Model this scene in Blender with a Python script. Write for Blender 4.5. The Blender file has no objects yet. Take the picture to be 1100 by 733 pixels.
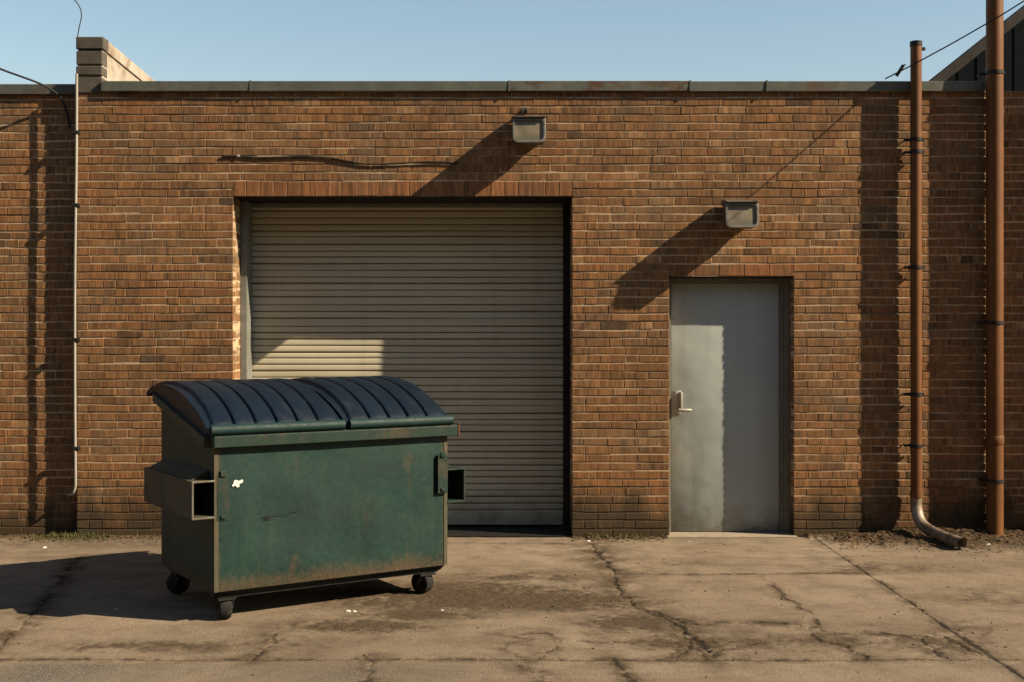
import bpy, math, random
import numpy as np
from mathutils import Vector, Matrix

random.seed(7)
RNG = np.random.default_rng(11)
sc = bpy.context.scene
COL = sc.collection
PI = math.pi
F, CX, HY, EYE, DW = 1300.0, 550.0, 360.0, 1.70, 10.18     # focal (px at 1100 wide), horizon row, eye height, distance to the facade
PM = F / DW


def WX(px): return (px - CX) / PM                # facade position of a pixel
def WZ(py): return EYE + (HY - py) / PM
def G(px, py):                                   # ground position of a pixel
    d = F * EYE / (py - HY)
    return ((px - CX) * d / F, d - DW)


# ------------------------------------------------------------------ materials
KA = .62
def new_mat(name):
    m = bpy.data.materials.new(name)
    m.use_nodes = True
    nt = m.node_tree
    return m, nt, nt.nodes['Principled BSDF']


def nd(nt, typ, **kw):
    n = nt.nodes.new(typ)
    for k, v in kw.items():
        if k in n.inputs.keys():
            n.inputs[k].default_value = v
        else:
            setattr(n, k, v)
    return n


def ramp(nt, fac, stops):
    r = nd(nt, 'ShaderNodeValToRGB')
    e = r.color_ramp.elements
    while len(e) < len(stops):
        e.new(0.5)
    for i, (p, c) in enumerate(stops):
        e[i].position = p
        e[i].color = c if len(c) == 4 else (*c, 1)
    nt.links.new(fac, r.inputs[0])
    return r.outputs[0]


def mixc(nt, fac, a, b, mode='MIX'):
    n = nd(nt, 'ShaderNodeMix', data_type='RGBA', blend_type=mode)
    for s, v in ((n.inputs[0], fac), (n.inputs[6], a), (n.inputs[7], b)):
        if isinstance(v, (int, float)):
            s.default_value = v
        elif isinstance(v, tuple):
            s.default_value = v if len(v) == 4 else (*v, 1)
        else:
            nt.links.new(v, s)
    return n.outputs[2]


def mth(nt, op, a, b=0.0, c=None, clamp=False):
    n = nd(nt, 'ShaderNodeMath', operation=op, use_clamp=clamp)
    vals = [a, b] + ([c] if c is not None else [])
    for i, v in enumerate(vals):
        if isinstance(v, (int, float)):
            n.inputs[i].default_value = v
        else:
            nt.links.new(v, n.inputs[i])
    return n.outputs[0]


def maprange(nt, v, a, b, c=0.0, d=1.0):
    n = nd(nt, 'ShaderNodeMapRange')
    nt.links.new(v, n.inputs[0])
    for i, x in enumerate((a, b, c, d)):
        n.inputs[i + 1].default_value = x
    return n.outputs[0]


def coords(nt, scale=(1, 1, 1), kind='Object'):
    t = nd(nt, 'ShaderNodeTexCoord')
    mp = nd(nt, 'ShaderNodeMapping')
    mp.inputs['Scale'].default_value = scale
    nt.links.new(t.outputs[kind], mp.inputs[0])
    return mp.outputs[0]


def noise(nt, vec, scale, detail=4, rough=0.55, dist=0.0):
    n = nd(nt, 'ShaderNodeTexNoise')
    n.inputs['Scale'].default_value = scale
    n.inputs['Detail'].default_value = detail
    n.inputs['Roughness'].default_value = rough
    n.inputs['Distortion'].default_value = dist
    nt.links.new(vec, n.inputs['Vector'])
    return n.outputs[0]


def sep(nt, vec):
    s = nd(nt, 'ShaderNodeSeparateXYZ')
    nt.links.new(vec, s.inputs[0])
    return s.outputs


def bump(nt, bsdf, h, dist=0.004, strength=1.0):
    b = nd(nt, 'ShaderNodeBump')
    b.inputs['Strength'].default_value = strength
    b.inputs['Distance'].default_value = dist
    nt.links.new(h, b.inputs['Height'])
    nt.links.new(b.outputs[0], bsdf.inputs['Normal'])


def attr(nt, name):
    a = nd(nt, 'ShaderNodeAttribute')
    a.attribute_name = name
    return a.outputs['Fac']


def mat_brick(name, red=0.0):
    m, nt, b = new_mat(name)
    L = nt.links
    co = coords(nt)
    t = attr(nt, 'tint')
    d = red
    col = ramp(nt, t, [(0.0, (.060, .036, .020)), (.15, (.105, .058, .028)), (.45, (.160 + d * .03, .080 - d * .008, .034 - d * .006)),
                       (.8, (.205 + d * .02, .103 - d * .014, .042 - d * .008)), (1.0, (.25, .145, .070))])
    tv = nd(nt, 'ShaderNodeCombineXYZ')
    L.new(mth(nt, 'MULTIPLY', t, 61.0), tv.inputs[2])
    vadd = nd(nt, 'ShaderNodeVectorMath', operation='ADD')
    L.new(coords(nt, (1, 1, .06)), vadd.inputs[0])
    L.new(tv.outputs[0], vadd.inputs[1])
    wire = noise(nt, vadd.outputs[0], 85, 3, .65)
    wire_c = ramp(nt, wire, [(.3, (.45, .43, .41)), (.52, (.95, .95, .95)), (.72, (1.3, 1.28, 1.25))])
    slab = noise(nt, vadd.outputs[0], 24, 2, .5)
    col = mixc(nt, .8, col, ramp(nt, wire, [(.3, (.40, .38, .36)), (.52, (.95, .95, .95)), (.72, (1.35, 1.32, 1.28))]), 'MULTIPLY')
    col = mixc(nt, .85, col, ramp(nt, slab, [(.32, (.60, .61, .62)), (.5, (.96, .96, .96)), (.68, (1.3, 1.26, 1.2))]), 'MULTIPLY')
    blot = noise(nt, co, 1.1, 5, .6)
    col = mixc(nt, .8, col, ramp(nt, blot, [(.3, (.62, .62, .62)), (.5, (1, 1, 1)), (.7, (1.12, 1.06, 1.0))]), 'MULTIPLY')
    hue = noise(nt, coords(nt, (1, 1, 1.5)), 2.1, 4, .6)
    col = mixc(nt, maprange(nt, hue, .50, .66, 0, .55), col, mixc(nt, .6, (.115, .082, .050), wire_c, 'MULTIPLY'))
    col = mixc(nt, maprange(nt, hue, .47, .32, 0, .45), col, mixc(nt, .6, (.225, .088, .030), wire_c, 'MULTIPLY'))
    # efflorescence / soot patches with a shape of their own
    pale = noise(nt, co, 7, 6, .7)
    col = mixc(nt, maprange(nt, pale, .62, .78, 0, .35), col, (.24, .17, .10))
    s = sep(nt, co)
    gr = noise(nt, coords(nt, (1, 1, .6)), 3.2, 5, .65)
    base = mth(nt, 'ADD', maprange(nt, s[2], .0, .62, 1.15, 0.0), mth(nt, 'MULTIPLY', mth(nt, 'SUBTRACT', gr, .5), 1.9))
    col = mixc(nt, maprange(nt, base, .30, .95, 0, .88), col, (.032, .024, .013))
    run = noise(nt, coords(nt, (1, 1, .05)), 7, 4, .6)
    topm = mth(nt, 'MULTIPLY', maprange(nt, s[2], 2.5, 3.75, 0.0, 1.0), maprange(nt, run, .52, .72, 0, .55))
    col = mixc(nt, topm, col, (.06, .038, .022))
    L.new(col, b.inputs['Base Color'])
    b.inputs['Roughness'].default_value = .92
    b.inputs['Specular IOR Level'].default_value = .2
    h = mth(nt, 'ADD', mth(nt, 'MULTIPLY', wire, .7), noise(nt, co, 160, 4, .7))
    bump(nt, b, h, .0035, .8)
    return m


def mat_mortar():
    m, nt, b = new_mat('mortar')
    co = coords(nt)
    n = noise(nt, co, 30, 5, .7)
    n2 = noise(nt, coords(nt, (1, 1, 9)), 1.5, 4, .65)
    col = ramp(nt, n, [(.3, (.24, .17, .105)), (.7, (.48, .36, .235))])
    col = mixc(nt, maprange(nt, n2, .44, .60, 0, .85), col, (.085, .055, .03))
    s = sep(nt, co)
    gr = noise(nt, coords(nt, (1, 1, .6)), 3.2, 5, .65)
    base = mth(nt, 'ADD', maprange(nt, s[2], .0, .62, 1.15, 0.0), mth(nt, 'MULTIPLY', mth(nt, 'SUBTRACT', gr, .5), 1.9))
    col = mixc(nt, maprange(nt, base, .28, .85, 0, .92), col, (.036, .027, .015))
    nt.links.new(col, b.inputs['Base Color'])
    b.inputs['Roughness'].default_value = .95
    b.inputs['Specular IOR Level'].default_value = .15
    bump(nt, b, noise(nt, co, 220, 3, .7), .003, .8)
    return m


def mat_plain(name, c1, c2, scale=8, rough=.6, metal=0.0, stain=None, stain_t=(.55, .7), bumpd=.0015, streak=(1, 1, 1), spec=.22):
    c1, c2 = tuple(x * KA for x in c1), tuple(x * KA for x in c2)
    stain = tuple(x * KA for x in stain) if stain else None
    m, nt, b = new_mat(name)
    co = coords(nt, streak)
    n = noise(nt, co, scale, 6, .62)
    col = ramp(nt, n, [(.3, c1), (.7, c2)])
    if stain:
        sn = noise(nt, co, scale * .45, 7, .7, .4)
        col = mixc(nt, maprange(nt, sn, stain_t[0], stain_t[1], 0, .9), col, stain)
    nt.links.new(col, b.inputs['Base Color'])
    rn = noise(nt, co, scale * 3, 4, .6)
    nt.links.new(maprange(nt, rn, .3, .7, max(rough - .1, .05), min(rough + .1, 1)), b.inputs['Roughness'])
    b.inputs['Metallic'].default_value = metal
    b.inputs['Specular IOR Level'].default_value = spec
    if bumpd:
        bump(nt, b, noise(nt, co, scale * 9, 4, .65), bumpd, .6)
    return m


def mat_shutter():
    m, nt, b = new_mat('weathered_shutter_steel')
    co = coords(nt)
    s = sep(nt, co)
    col = ramp(nt, noise(nt, coords(nt, (.3, 1, 2.5)), 2.2, 6, .62), [(.3, (.37, .330, .238)), (.7, (.44, .395, .288))])
    run = noise(nt, coords(nt, (1, 1, .045)), 6, 6, .68)
    col = mixc(nt, maprange(nt, run, .52, .76, 0, .28), col, (.24, .205, .140))
    sl = noise(nt, coords(nt, (.08, 1, 17.5)), 1.0, 1, .5)
    col = mixc(nt, .5, col, ramp(nt, sl, [(.3, (.86, .86, .86)), (.5, (1, 1, 1)), (.7, (1.06, 1.06, 1.06))]), 'MULTIPLY')
    g = noise(nt, co, 5, 7, .7)
    low = mth(nt, 'ADD', maprange(nt, s[2], .05, .55, .7, 0.0), mth(nt, 'MULTIPLY', mth(nt, 'SUBTRACT', g, .5), 1.3))
    col = mixc(nt, maprange(nt, low, .30, .9, 0, .7), col, (.085, .070, .047))
    nt.links.new(col, b.inputs['Base Color'])
    b.inputs['Roughness'].default_value = .58
    b.inputs['Specular IOR Level'].default_value = .25
    return m


def mat_dumpster(name, worn=1.0):
    m, nt, b = new_mat(name)
    co = coords(nt)
    s = sep(nt, co)
    n1 = noise(nt, co, 2.6, 6, .62)
    vs = noise(nt, coords(nt, (1, 1, .12)), 9, 5, .62)
    fine = noise(nt, co, 24, 6, .7)
    col = ramp(nt, n1, [(.3, (.0020, .0120, .0095)), (.52, (.0028, .0185, .0142)), (.72, (.0045, .0250, .0185))])
    col = mixc(nt, maprange(nt, vs, .56, .76, 0, .40), col, (.016, .036, .022))
    # rust: along the bottom and the vertical edges of the sheet, and in blooms that run down
    ex = mth(nt, 'MINIMUM', mth(nt, 'ABSOLUTE', s[0]), mth(nt, 'ABSOLUTE', mth(nt, 'SUBTRACT', 1.58, s[0])))
    ey = mth(nt, 'MINIMUM', mth(nt, 'ABSOLUTE', s[1]), mth(nt, 'ABSOLUTE', mth(nt, 'SUBTRACT', 1.02, s[1])))
    ex = mth(nt, 'MAXIMUM', ex, ey)
    edge = mth(nt, 'MAXIMUM', maprange(nt, ex, .0, .075, 1, 0), maprange(nt, s[2], .18, .36, 1, 0))
    e2 = mth(nt, 'ADD', mth(nt, 'MULTIPLY', edge, .55), mth(nt, 'MULTIPLY', fine, .75))
    e2 = mth(nt, 'ADD', e2, mth(nt, 'MULTIPLY', mth(nt, 'SUBTRACT', n1, .5), .5))
    rustc = ramp(nt, noise(nt, co, 60, 5, .7), [(.3, (.022, .013, .006)), (.55, (.055, .030, .012)), (.8, (.10, .062, .026))])
    col = mixc(nt, maprange(nt, e2, .60, .98, 0, .82 * worn), col, rustc)
    bl = noise(nt, coords(nt, (1, 1, .30)), 6.5, 6, .66, .1)
    col = mixc(nt, maprange(nt, bl, .60, .74, 0, .75 * worn), col, rustc)
    sp = noise(nt, co, 85, 3, .6)
    col = mixc(nt, maprange(nt, sp, .70, .76, 0, .7), col, (.12, .11, .07))
    nt.links.new(col, b.inputs['Base Color'])
    b.inputs['Specular IOR Level'].default_value = .28
    nt.links.new(maprange(nt, fine, .3, .7, .42, .66), b.inputs['Roughness'])
    h = mth(nt, 'ADD', mth(nt, 'MULTIPLY', fine, .4), mth(nt, 'MULTIPLY', noise(nt, co, 3.3, 2, .4), 3.0))
    bump(nt, b, h, .004, .6)
    return m


def mat_ground():
    m, nt, b = new_mat('worn_concrete')
    co = coords(nt)
    big = noise(nt, co, .55, 5, .6)
    mid = noise(nt, co, 4.5, 6, .68)
    fine = noise(nt, co, 70, 5, .75)
    agg = nd(nt, 'ShaderNodeTexVoronoi')
    agg.inputs['Scale'].default_value = 150
    nt.links.new(co, agg.inputs['Vector'])
    col = ramp(nt, big, [(.3, (.112, .083, .056)), (.52, (.152, .115, .080)), (.72, (.184, .143, .101))])
    col = mixc(nt, .9, col, ramp(nt, mid, [(.28, (.60, .57, .54)), (.48, (1, 1, 1)), (.72, (1.16, 1.15, 1.13))]), 'MULTIPLY')
    col = mixc(nt, .85, col, ramp(nt, fine, [(.25, (.52, .50, .48)), (.5, (1, 1, 1)), (.8, (1.45, 1.42, 1.38))]), 'MULTIPLY')
    grime = noise(nt, coords(nt, (.5, 1.4, 1)), 1.9, 8, .72, .3)
    col = mixc(nt, maprange(nt, grime, .50, .66, 0, .6), col, (.075, .053, .033))
    asph = ramp(nt, agg.outputs['Color'], [(.1, (.045, .039, .030)), (.6, (.085, .073, .056)), (.95, (.17, .15, .12))])
    col = mixc(nt, attr(nt, 'asphalt'), col, asph)
    soil = ramp(nt, fine, [(.3, (.020, .013, .007)), (.55, (.050, .033, .017)), (.8, (.105, .072, .040))])
    col = mixc(nt, mth(nt, 'MULTIPLY', attr(nt, 'stain'), maprange(nt, noise(nt, co, 16, 6, .7), .36, .60, .25, 1.0)), col, (.050, .034, .019))
    col = mixc(nt, attr(nt, 'soil'), col, soil)
    col = mixc(nt, attr(nt, 'crack'), col, (.020, .014, .008))
    nt.links.new(col, b.inputs['Base Color'])
    b.inputs['Roughness'].default_value = .93
    b.inputs['Specular IOR Level'].default_value = .2
    h = mth(nt, 'ADD', mth(nt, 'MULTIPLY', fine, 1.0), mth(nt, 'MULTIPLY', mid, 1.6))
    h = mth(nt, 'ADD', h, mth(nt, 'MULTIPLY', agg.outputs['Distance'], .7))
    bump(nt, b, h, .006, .75)
    return m


M = {}
M['brick'] = mat_brick('brown_brick')
M['brick_red'] = mat_brick('red_brick', .55)
M['mortar'] = mat_mortar()
M['coping_rusty'] = mat_plain('rust_stained_sheet_metal', (.12, .128, .108), (.20, .205, .17), 9, .65, .2, (.12, .055, .025), (.47, .60), .001)
M['coping'] = mat_plain('weathered_sheet_metal', (.12, .128, .108), (.20, .205, .17), 5, .6, .3, (.15, .075, .034), (.58, .70), .001, (1, 1, 1))
M['stone'] = mat_plain('grey_stone', (.065, .056, .043), (.125, .108, .084), 12, .9, 0, (.04, .032, .022), (.55, .75), .004)
M['render'] = mat_plain('stained_render', (.36, .31, .245), (.50, .44, .36), 4, .9, 0, (.20, .11, .055), (.52, .66), .003)
M['shutter'] = mat_plain('beige_steel', (.40, .385, .315), (.48, .46, .375), 2.2, .55, 0, (.24, .20, .14), (.60, .85), .0006, (.3, 1, 2.5))
M['shutter'] = mat_shutter()
M['rail'] = mat_plain('grey_rail_steel', (.20, .20, .175), (.28, .28, .245), 8, .5, .2, (.10, .07, .045), (.6, .75))
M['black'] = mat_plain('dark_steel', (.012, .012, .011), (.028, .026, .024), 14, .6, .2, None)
M['door'] = mat_plain('grey_green_door_paint', (.44, .475, .445), (.51, .545, .51), 1.6, .5, 0, (.36, .37, .32), (.56, .80), .0006)
M['frame'] = mat_plain('door_frame_paint', (.17, .155, .12), (.24, .22, .17), 6, .55, 0, (.18, .11, .06), (.60, .74))
M['alu'] = mat_plain('worn_aluminium', (.40, .385, .34), (.55, .53, .47), 20, .5, .3, None)
M['rustpipe'] = mat_plain('rust_brown_pipe_paint', (.120, .043, .011), (.205, .080, .021), 4, .62, .1, (.085, .036, .018), (.5, .72), .002, (1, 1, .35))
M['pipegrey'] = mat_plain('scuffed_pipe_end', (.26, .20, .145), (.42, .36, .29), 14, .55, .3, (.10, .05, .025), (.45, .65), .002)
M['lampbody'] = mat_plain('oxidised_lamp_housing', (.10, .082, .062), (.18, .145, .11), 16, .55, .3, (.13, .065, .032), (.55, .72))
M['lampbezel'] = mat_plain('lamp_bezel', (.17, .155, .13), (.27, .25, .215), 20, .5, .3, (.13, .075, .04), (.58, .75))
M['conduit'] = mat_plain('pale_conduit', (.30, .28, .24), (.44, .41, .36), 10, .5, 0, (.22, .15, .09), (.6, .75), .0008, (1, 1, .3))
M['cable'] = mat_plain('black_cable', (.012, .012, .012), (.03, .028, .025), 20, .7, 0, None)
M['lid'] = mat_plain('navy_plastic', (.0032, .0085, .017), (.0075, .017, .030), 5, .46, 0, (.035, .042, .048), (.62, .82), .0012, (1, .25, 1))
M['green'] = mat_dumpster('green_paint')
M['rusty'] = mat_plain('rusty_green_steel', (.006, .024, .018), (.015, .034, .024), 10, .65, 0, (.075, .048, .022), (.50, .68), .002)
M['olive'] = mat_plain('worn_olive_steel', (.050, .050, .030), (.105, .092, .055), 9, .65, 0, (.11, .065, .030), (.50, .66), .002)
M['lidedge'] = mat_plain('teal_plastic_edge', (.007, .028, .028), (.013, .040, .038), 9, .62, 0, (.05, .06, .045), (.55, .75), .001)
M['wornedge'] = mat_plain('scuffed_steel_edge', (.11, .10, .08), (.22, .20, .165), 16, .55, .3, (.07, .045, .025), (.5, .66))
M['tyre'] = mat_plain('black_rubber', (.008, .008, .008), (.024, .022, .02), 22, .85, 0, (.12, .10, .075), (.52, .70), .002)
M['gable'] = mat_plain('dark_sheet_siding', (.006, .009, .010), (.010, .014, .016), 3, .95, 0, None, bumpd=.001, spec=.05)
M['fascia'] = mat_plain('brown_fascia', (.035, .030, .024), (.06, .05, .04), 6, .9, 0, (.05, .035, .025), (.55, .7))
M['roofing'] = mat_plain('roofing_felt', (.04, .04, .04), (.07, .068, .065), 6, .95)
M['blockerbrick'] = mat_plain('blocker_brick', (.07, .045, .03), (.12, .075, .05), 6, .95, 0, None)  # dark brick for the added sky-blocking warehouse
M['paper'] = mat_plain('white_paper', (.60, .57, .52), (.78, .76, .72), 40, .9, 0, (.35, .30, .22), (.6, .75))
M['birdlime'] = mat_plain('white_splash', (.65, .66, .62), (.80, .80, .77), 60, .8)
M['ground'] = mat_ground()
M['leafdebris'] = mat_plain('dry_leaf', (.07, .040, .016), (.21, .125, .055), 30, .9)
M['grass'] = mat_plain('grass_blade', (.05, .062, .014), (.13, .12, .036), 25, .8)
M['pebble'] = mat_plain('pebble_stone', (.09, .064, .040), (.22, .17, .115), 60, .9)
M['threshold'] = mat_plain('pale_concrete_sill', (.28, .23, .165), (.38, .315, .23), 12, .9, 0, (.14, .10, .06), (.6, .75), .004)


def mat_door():
    m, nt, b = new_mat('weathered_door_paint')
    co = coords(nt)
    s = sep(nt, co)
    col = ramp(nt, noise(nt, co, 1.6, 6, .62), [(.3, (.262, .288, .270)), (.7, (.318, .342, .320))])
    run = noise(nt, coords(nt, (1, 1, .07)), 8, 5, .65)
    col = mixc(nt, maprange(nt, run, .52, .74, 0, .35), col, (.185, .185, .155))
    g = noise(nt, co, 6, 7, .7)
    low = mth(nt, 'ADD', maprange(nt, s[2], .0, .42, .75, 0.0), mth(nt, 'MULTIPLY', mth(nt, 'SUBTRACT', g, .5), 1.3))
    col = mixc(nt, maprange(nt, low, .30, .85, 0, .75), col, (.115, .092, .060))
    # hand grime round the handle
    hx0, hz0 = WX(742), WZ(432)
    d = mth(nt, 'SQRT', mth(nt, 'ADD', mth(nt, 'POWER', mth(nt, 'SUBTRACT', s[0], hx0), 2), mth(nt, 'MULTIPLY', mth(nt, 'POWER', mth(nt, 'SUBTRACT', s[2], hz0), 2), .35)))
    hand = mth(nt, 'ADD', maprange(nt, d, .0, .22, .55, 0.0), mth(nt, 'MULTIPLY', mth(nt, 'SUBTRACT', g, .5), .9))
    col = mixc(nt, maprange(nt, hand, .35, .75, 0, .5), col, (.12, .105, .078))
    chip = noise(nt, co, 38, 4, .6)
    ed = mth(nt, 'MINIMUM', mth(nt, 'SUBTRACT', s[0], DX0 + .037), mth(nt, 'SUBTRACT', DX1 - .085, s[0]))
    cz = mth(nt, 'ADD', maprange(nt, ed, 0, .05, .12, 0), maprange(nt, s[2], 0, .10, .12, 0))
    col = mixc(nt, maprange(nt, mth(nt, 'ADD', chip, cz), .72, .77, 0, .9), col, (.085, .045, .022))
    nt.links.new(col, b.inputs['Base Color'])
    nt.links.new(maprange(nt, g, .3, .7, .42, .62), b.inputs['Roughness'])
    b.inputs['Specular IOR Level'].default_value = .3
    bump(nt, b, mth(nt, 'ADD', mth(nt, 'MULTIPLY', noise(nt, co, 2.4, 2, .4), 5.0), mth(nt, 'MULTIPLY', noise(nt, co, 60, 3, .6), .12)), .006, .6)
    return m


def mat_lens():
    m, nt, b = new_mat('frosted_lamp_glass')
    co = coords(nt)
    col = ramp(nt, noise(nt, co, 9, 3, .5), [(.3, (.085, .066, .038)), (.7, (.17, .135, .08))])
    s = sep(nt, co)
    col = mixc(nt, maprange(nt, s[2], -.085, -.03, .75, 0), col, (.05, .045, .026))
    nt.links.new(col, b.inputs['Base Color'])
    b.inputs['Roughness'].default_value = .4
    w = nd(nt, 'ShaderNodeTexWave')
    w.inputs['Scale'].default_value = 38
    nt.links.new(co, w.inputs['Vector'])
    bump(nt, b, w.outputs['Fac'], .002, .5)
    return m


M['lens'] = mat_lens()


# ------------------------------------------------------------------ mesh builder
class MB:
    def __init__(self):
        self.v, self.f, self.mi, self.t = [], [], [], []

    def add(self, verts, faces, mi=0, t=0.5):
        o = len(self.v)
        self.v += [tuple(p) for p in verts]
        self.t += [t] * len(verts)
        self.f += [tuple(i + o for i in f) for f in faces]
        self.mi += [mi] * len(faces)

    def box(self, x0, x1, y0, y1, z0, z1, mi=0, bev=0.0):
        if bev <= 0:
            v = [(x, y, z) for z in (z0, z1) for y in (y0, y1) for x in (x0, x1)]
            self.add(v, [(0, 2, 3, 1), (4, 5, 7, 6), (0, 1, 5, 4), (2, 6, 7, 3), (0, 4, 6, 2), (1, 3, 7, 5)], mi)
            return
        import bmesh
        bm = bmesh.new()
        bmesh.ops.create_cube(bm, size=1)
        for p in bm.verts:
            p.co = Vector(((x0 + x1) / 2 + p.co.x * (x1 - x0), (y0 + y1) / 2 + p.co.y * (y1 - y0), (z0 + z1) / 2 + p.co.z * (z1 - z0)))
        bmesh.ops.bevel(bm, geom=bm.edges[:], offset=bev, segments=2, affect='EDGES', profile=.5)
        bm.verts.index_update()
        self.add([p.co for p in bm.verts], [[q.index for q in f.verts] for f in bm.faces], mi)
        bm.free()

    def tube(self, pts, r, n=12, mi=0, cap=True):
        pts = [Vector(p) for p in pts]
        rs = r if isinstance(r, (list, tuple)) else [r] * len(pts)
        up = None
        rings = []
        for i, p in enumerate(pts):
            d = (pts[min(i + 1, len(pts) - 1)] - pts[max(i - 1, 0)]).normalized()
            if up is None:
                a = Vector((0, 0, 1)) if abs(d.z) < .9 else Vector((1, 0, 0))
                up = d.cross(a).normalized()
            up = (up - d * up.dot(d)).normalized()
            w = d.cross(up)
            rings.append([p + (up * math.cos(2 * PI * k / n) + w * math.sin(2 * PI * k / n)) * rs[i] for k in range(n)])
        v = [q for ring in rings for q in ring]
        f = []
        for i in range(len(pts) - 1):
            for k in range(n):
                a, b = i * n + k, i * n + (k + 1) % n
                f.append((a, b, b + n, a + n))
        if cap:
            f.append(tuple(range(n - 1, -1, -1)))
            f.append(tuple((len(pts) - 1) * n + k for k in range(n)))
        self.add(v, f, mi)

    def prism(self, poly, axis, a, b, mi=0):
        n = len(poly)
        v = []
        for c in (a, b):
            for (p, q) in poly:
                v.append((c, p, q) if axis == 'x' else ((p, c, q) if axis == 'y' else (p, q, c)))
        f = [tuple(range(n - 1, -1, -1)), tuple(range(n, 2 * n))]
        for i in range(n):
            j = (i + 1) % n
            f.append((i, j, j + n, i + n))
        self.add(v, f, mi)

    def build(self, name, mats, parent=None, smooth=None, recalc=True, tint=False, bevel=None):
        me = bpy.data.meshes.new(name)
        me.from_pydata(self.v, [], self.f)
        for m in (mats if isinstance(mats, (list, tuple)) else [mats]):
            me.materials.append(m)
        me.polygons.foreach_set('material_index', self.mi)
        if tint:
            a = me.attributes.new('tint', 'FLOAT', 'POINT')
            a.data.foreach_set('value', self.t)
        if recalc:
            import bmesh
            bm = bmesh.new()
            bm.from_mesh(me)
            bmesh.ops.recalc_face_normals(bm, faces=bm.faces[:])
            bm.to_mesh(me)
            bm.free()
        if smooth is not None:
            me.polygons.foreach_set('use_smooth', [True] * len(me.polygons))
            me.set_sharp_from_angle(angle=math.radians(smooth))
        me.update()
        o = bpy.data.objects.new(name, me)
        COL.objects.link(o)
        if parent is not None:
            o.parent = parent
        if bevel:
            bv = o.modifiers.new('bevel', 'BEVEL')
            bv.width = bevel
            bv.segments = 2
            bv.limit_method = 'ANGLE'
        return o


def tag(o, label, cat, group=None, kind=None):
    o['label'] = label
    o['category'] = cat
    if group:
        o['group'] = group
    if kind:
        o['kind'] = kind
    return o


def thing(name, loc, label, cat, group=None, rotz=0.0):
    o = bpy.data.objects.new(name, None)
    o.empty_display_size = .2
    COL.objects.link(o)
    o.location = loc
    o.rotation_euler = (0, 0, rotz)
    return tag(o, label, cat, group)


def copy_tree(o, parent=None):
    c = o.copy()
    COL.objects.link(c)
    if parent is not None:
        c.parent = parent
    for ch in list(o.children):
        copy_tree(ch, c)
    return c


def spline(pts, n):
    """Catmull-Rom through points"""
    P = [Vector(p) for p in pts]
    P = [P[0] * 2 - P[1]] + P + [P[-1] * 2 - P[-2]]
    out = []
    for i in range(1, len(P) - 2):
        for k in range(n):
            t = k / n
            a, b, c, d = P[i - 1], P[i], P[i + 1], P[i + 2]
            out.append(.5 * ((2 * b) + (c - a) * t + (2 * a - 5 * b + 4 * c - d) * t * t + (3 * b - a - 3 * c + d) * t ** 3))
    out.append(P[-2].copy())
    return out


# ------------------------------------------------------------------ bricks
CH, JT, JV = .0697, .0125, .0050


def brick(mb, fr, u0, u1, v0, v1, off, back, t, mi=0):
    """one brick: fr maps (u, v, n) to the world; n is outwards"""
    j = lambda s: random.uniform(-s, s)
    c = .0028
    tl, tr = j(.0012), j(.0012)
    ring = [(u0, v0), (u1, v0), (u1, v1), (u0, v1)]
    wv = lambda a, b: .0026 * math.sin(a * 3.1 + b * 41) + .0016 * math.sin(a * 9.7 + b * 77) + .0010 * math.sin(a * 23 + b * 131)
    ring = [(u + j(.0022), v + j(.0016) + wv(u, v)) for u, v in ring]
    cu, cv = (u0 + u1) / 2, (v0 + v1) / 2
    tilt = [tl, tr, tr + j(.0006), tl + j(.0006)]
    v = [fr(u, w, -back) for u, w in ring]
    v += [fr(u, w, off - c + tilt[i]) for i, (u, w) in enumerate(ring)]
    v += [fr(u + (c if u < cu else -c), w + (c if w < cv else -c), off + tilt[i]) for i, (u, w) in enumerate(ring)]
    f = [(8, 9, 10, 11)]
    for b in (0, 4):
        for i in range(4):
            k = (i + 1) % 4
            f.append((b + i, b + k, b + 4 + k, b + 4 + i))
    mb.add(v, f, mi, t)


def rand_tint():
    r = random.random()
    if r < .012:
        return random.uniform(.02, .15)
    if r < .11:
        return random.uniform(.2, .45)
    if r < .95:
        return random.gauss(.6, .10)
    return random.uniform(.85, 1)


def brickwork(mb, fr, U0, U1, V0, V1, holes=(), edges=(), short=.3):
    """brick courses over a rectangle minus holes; bricks that end on a value in edges get real depth"""
    n = int(math.ceil((V1 - V0) / CH))
    for k in range(n):
        a, b = V0 + k * CH, min(V0 + (k + 1) * CH, V1)
        crs = random.uniform(.0006, .0036)
        cuts = sorted({a, b} | {h for hl in holes for h in (hl[2], hl[3]) if a + .018 < h < b - .018})
        for va, vb in zip(cuts[:-1], cuts[1:]):
            mid = (va + vb) / 2
            spans = [(U0, U1)]
            for (x0, x1, z0, z1) in holes:
                if z0 <= mid <= z1:
                    new = []
                    for (s, e) in spans:
                        if x1 <= s or x0 >= e:
                            new.append((s, e))
                        else:
                            if s < x0: new.append((s, x0))
                            if e > x1: new.append((x1, e))
                    spans = new
            for (s, e) in spans:
                u = s
                first = (k % 2) * .105 + random.uniform(-.02, .02)
                pend = first if first > .05 else None
                while u < e - .012:
                    l = pend if pend else (.108 if random.random() < short else random.choice((.205, .212, .218, .23)))
                    pend = None
                    ue = u + l
                    if e - ue < .055:
                        ue = e
                    se = any(abs(u - q) < 1e-4 for q in edges)
                    ee = any(abs(ue - q) < 1e-4 for q in edges)
                    b0 = u + (-.002 if se else JV / 2)
                    b1 = ue - (-.002 if ee else JV / 2)
                    if b1 - b0 > .015 and vb - va > .02:
                        brick(mb, fr, b0, b1, va + JT / 2, vb - JT / 2, crs + random.uniform(-.0006, .0012), .095 if (se or ee) else .01, rand_tint())
                    u = ue


FRONT = lambda u, v, n: (u, -n, v)
TOPZ = WZ(98)                     # underside of the coping
COPZ = WZ(88)
XL = WX(83)
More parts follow.
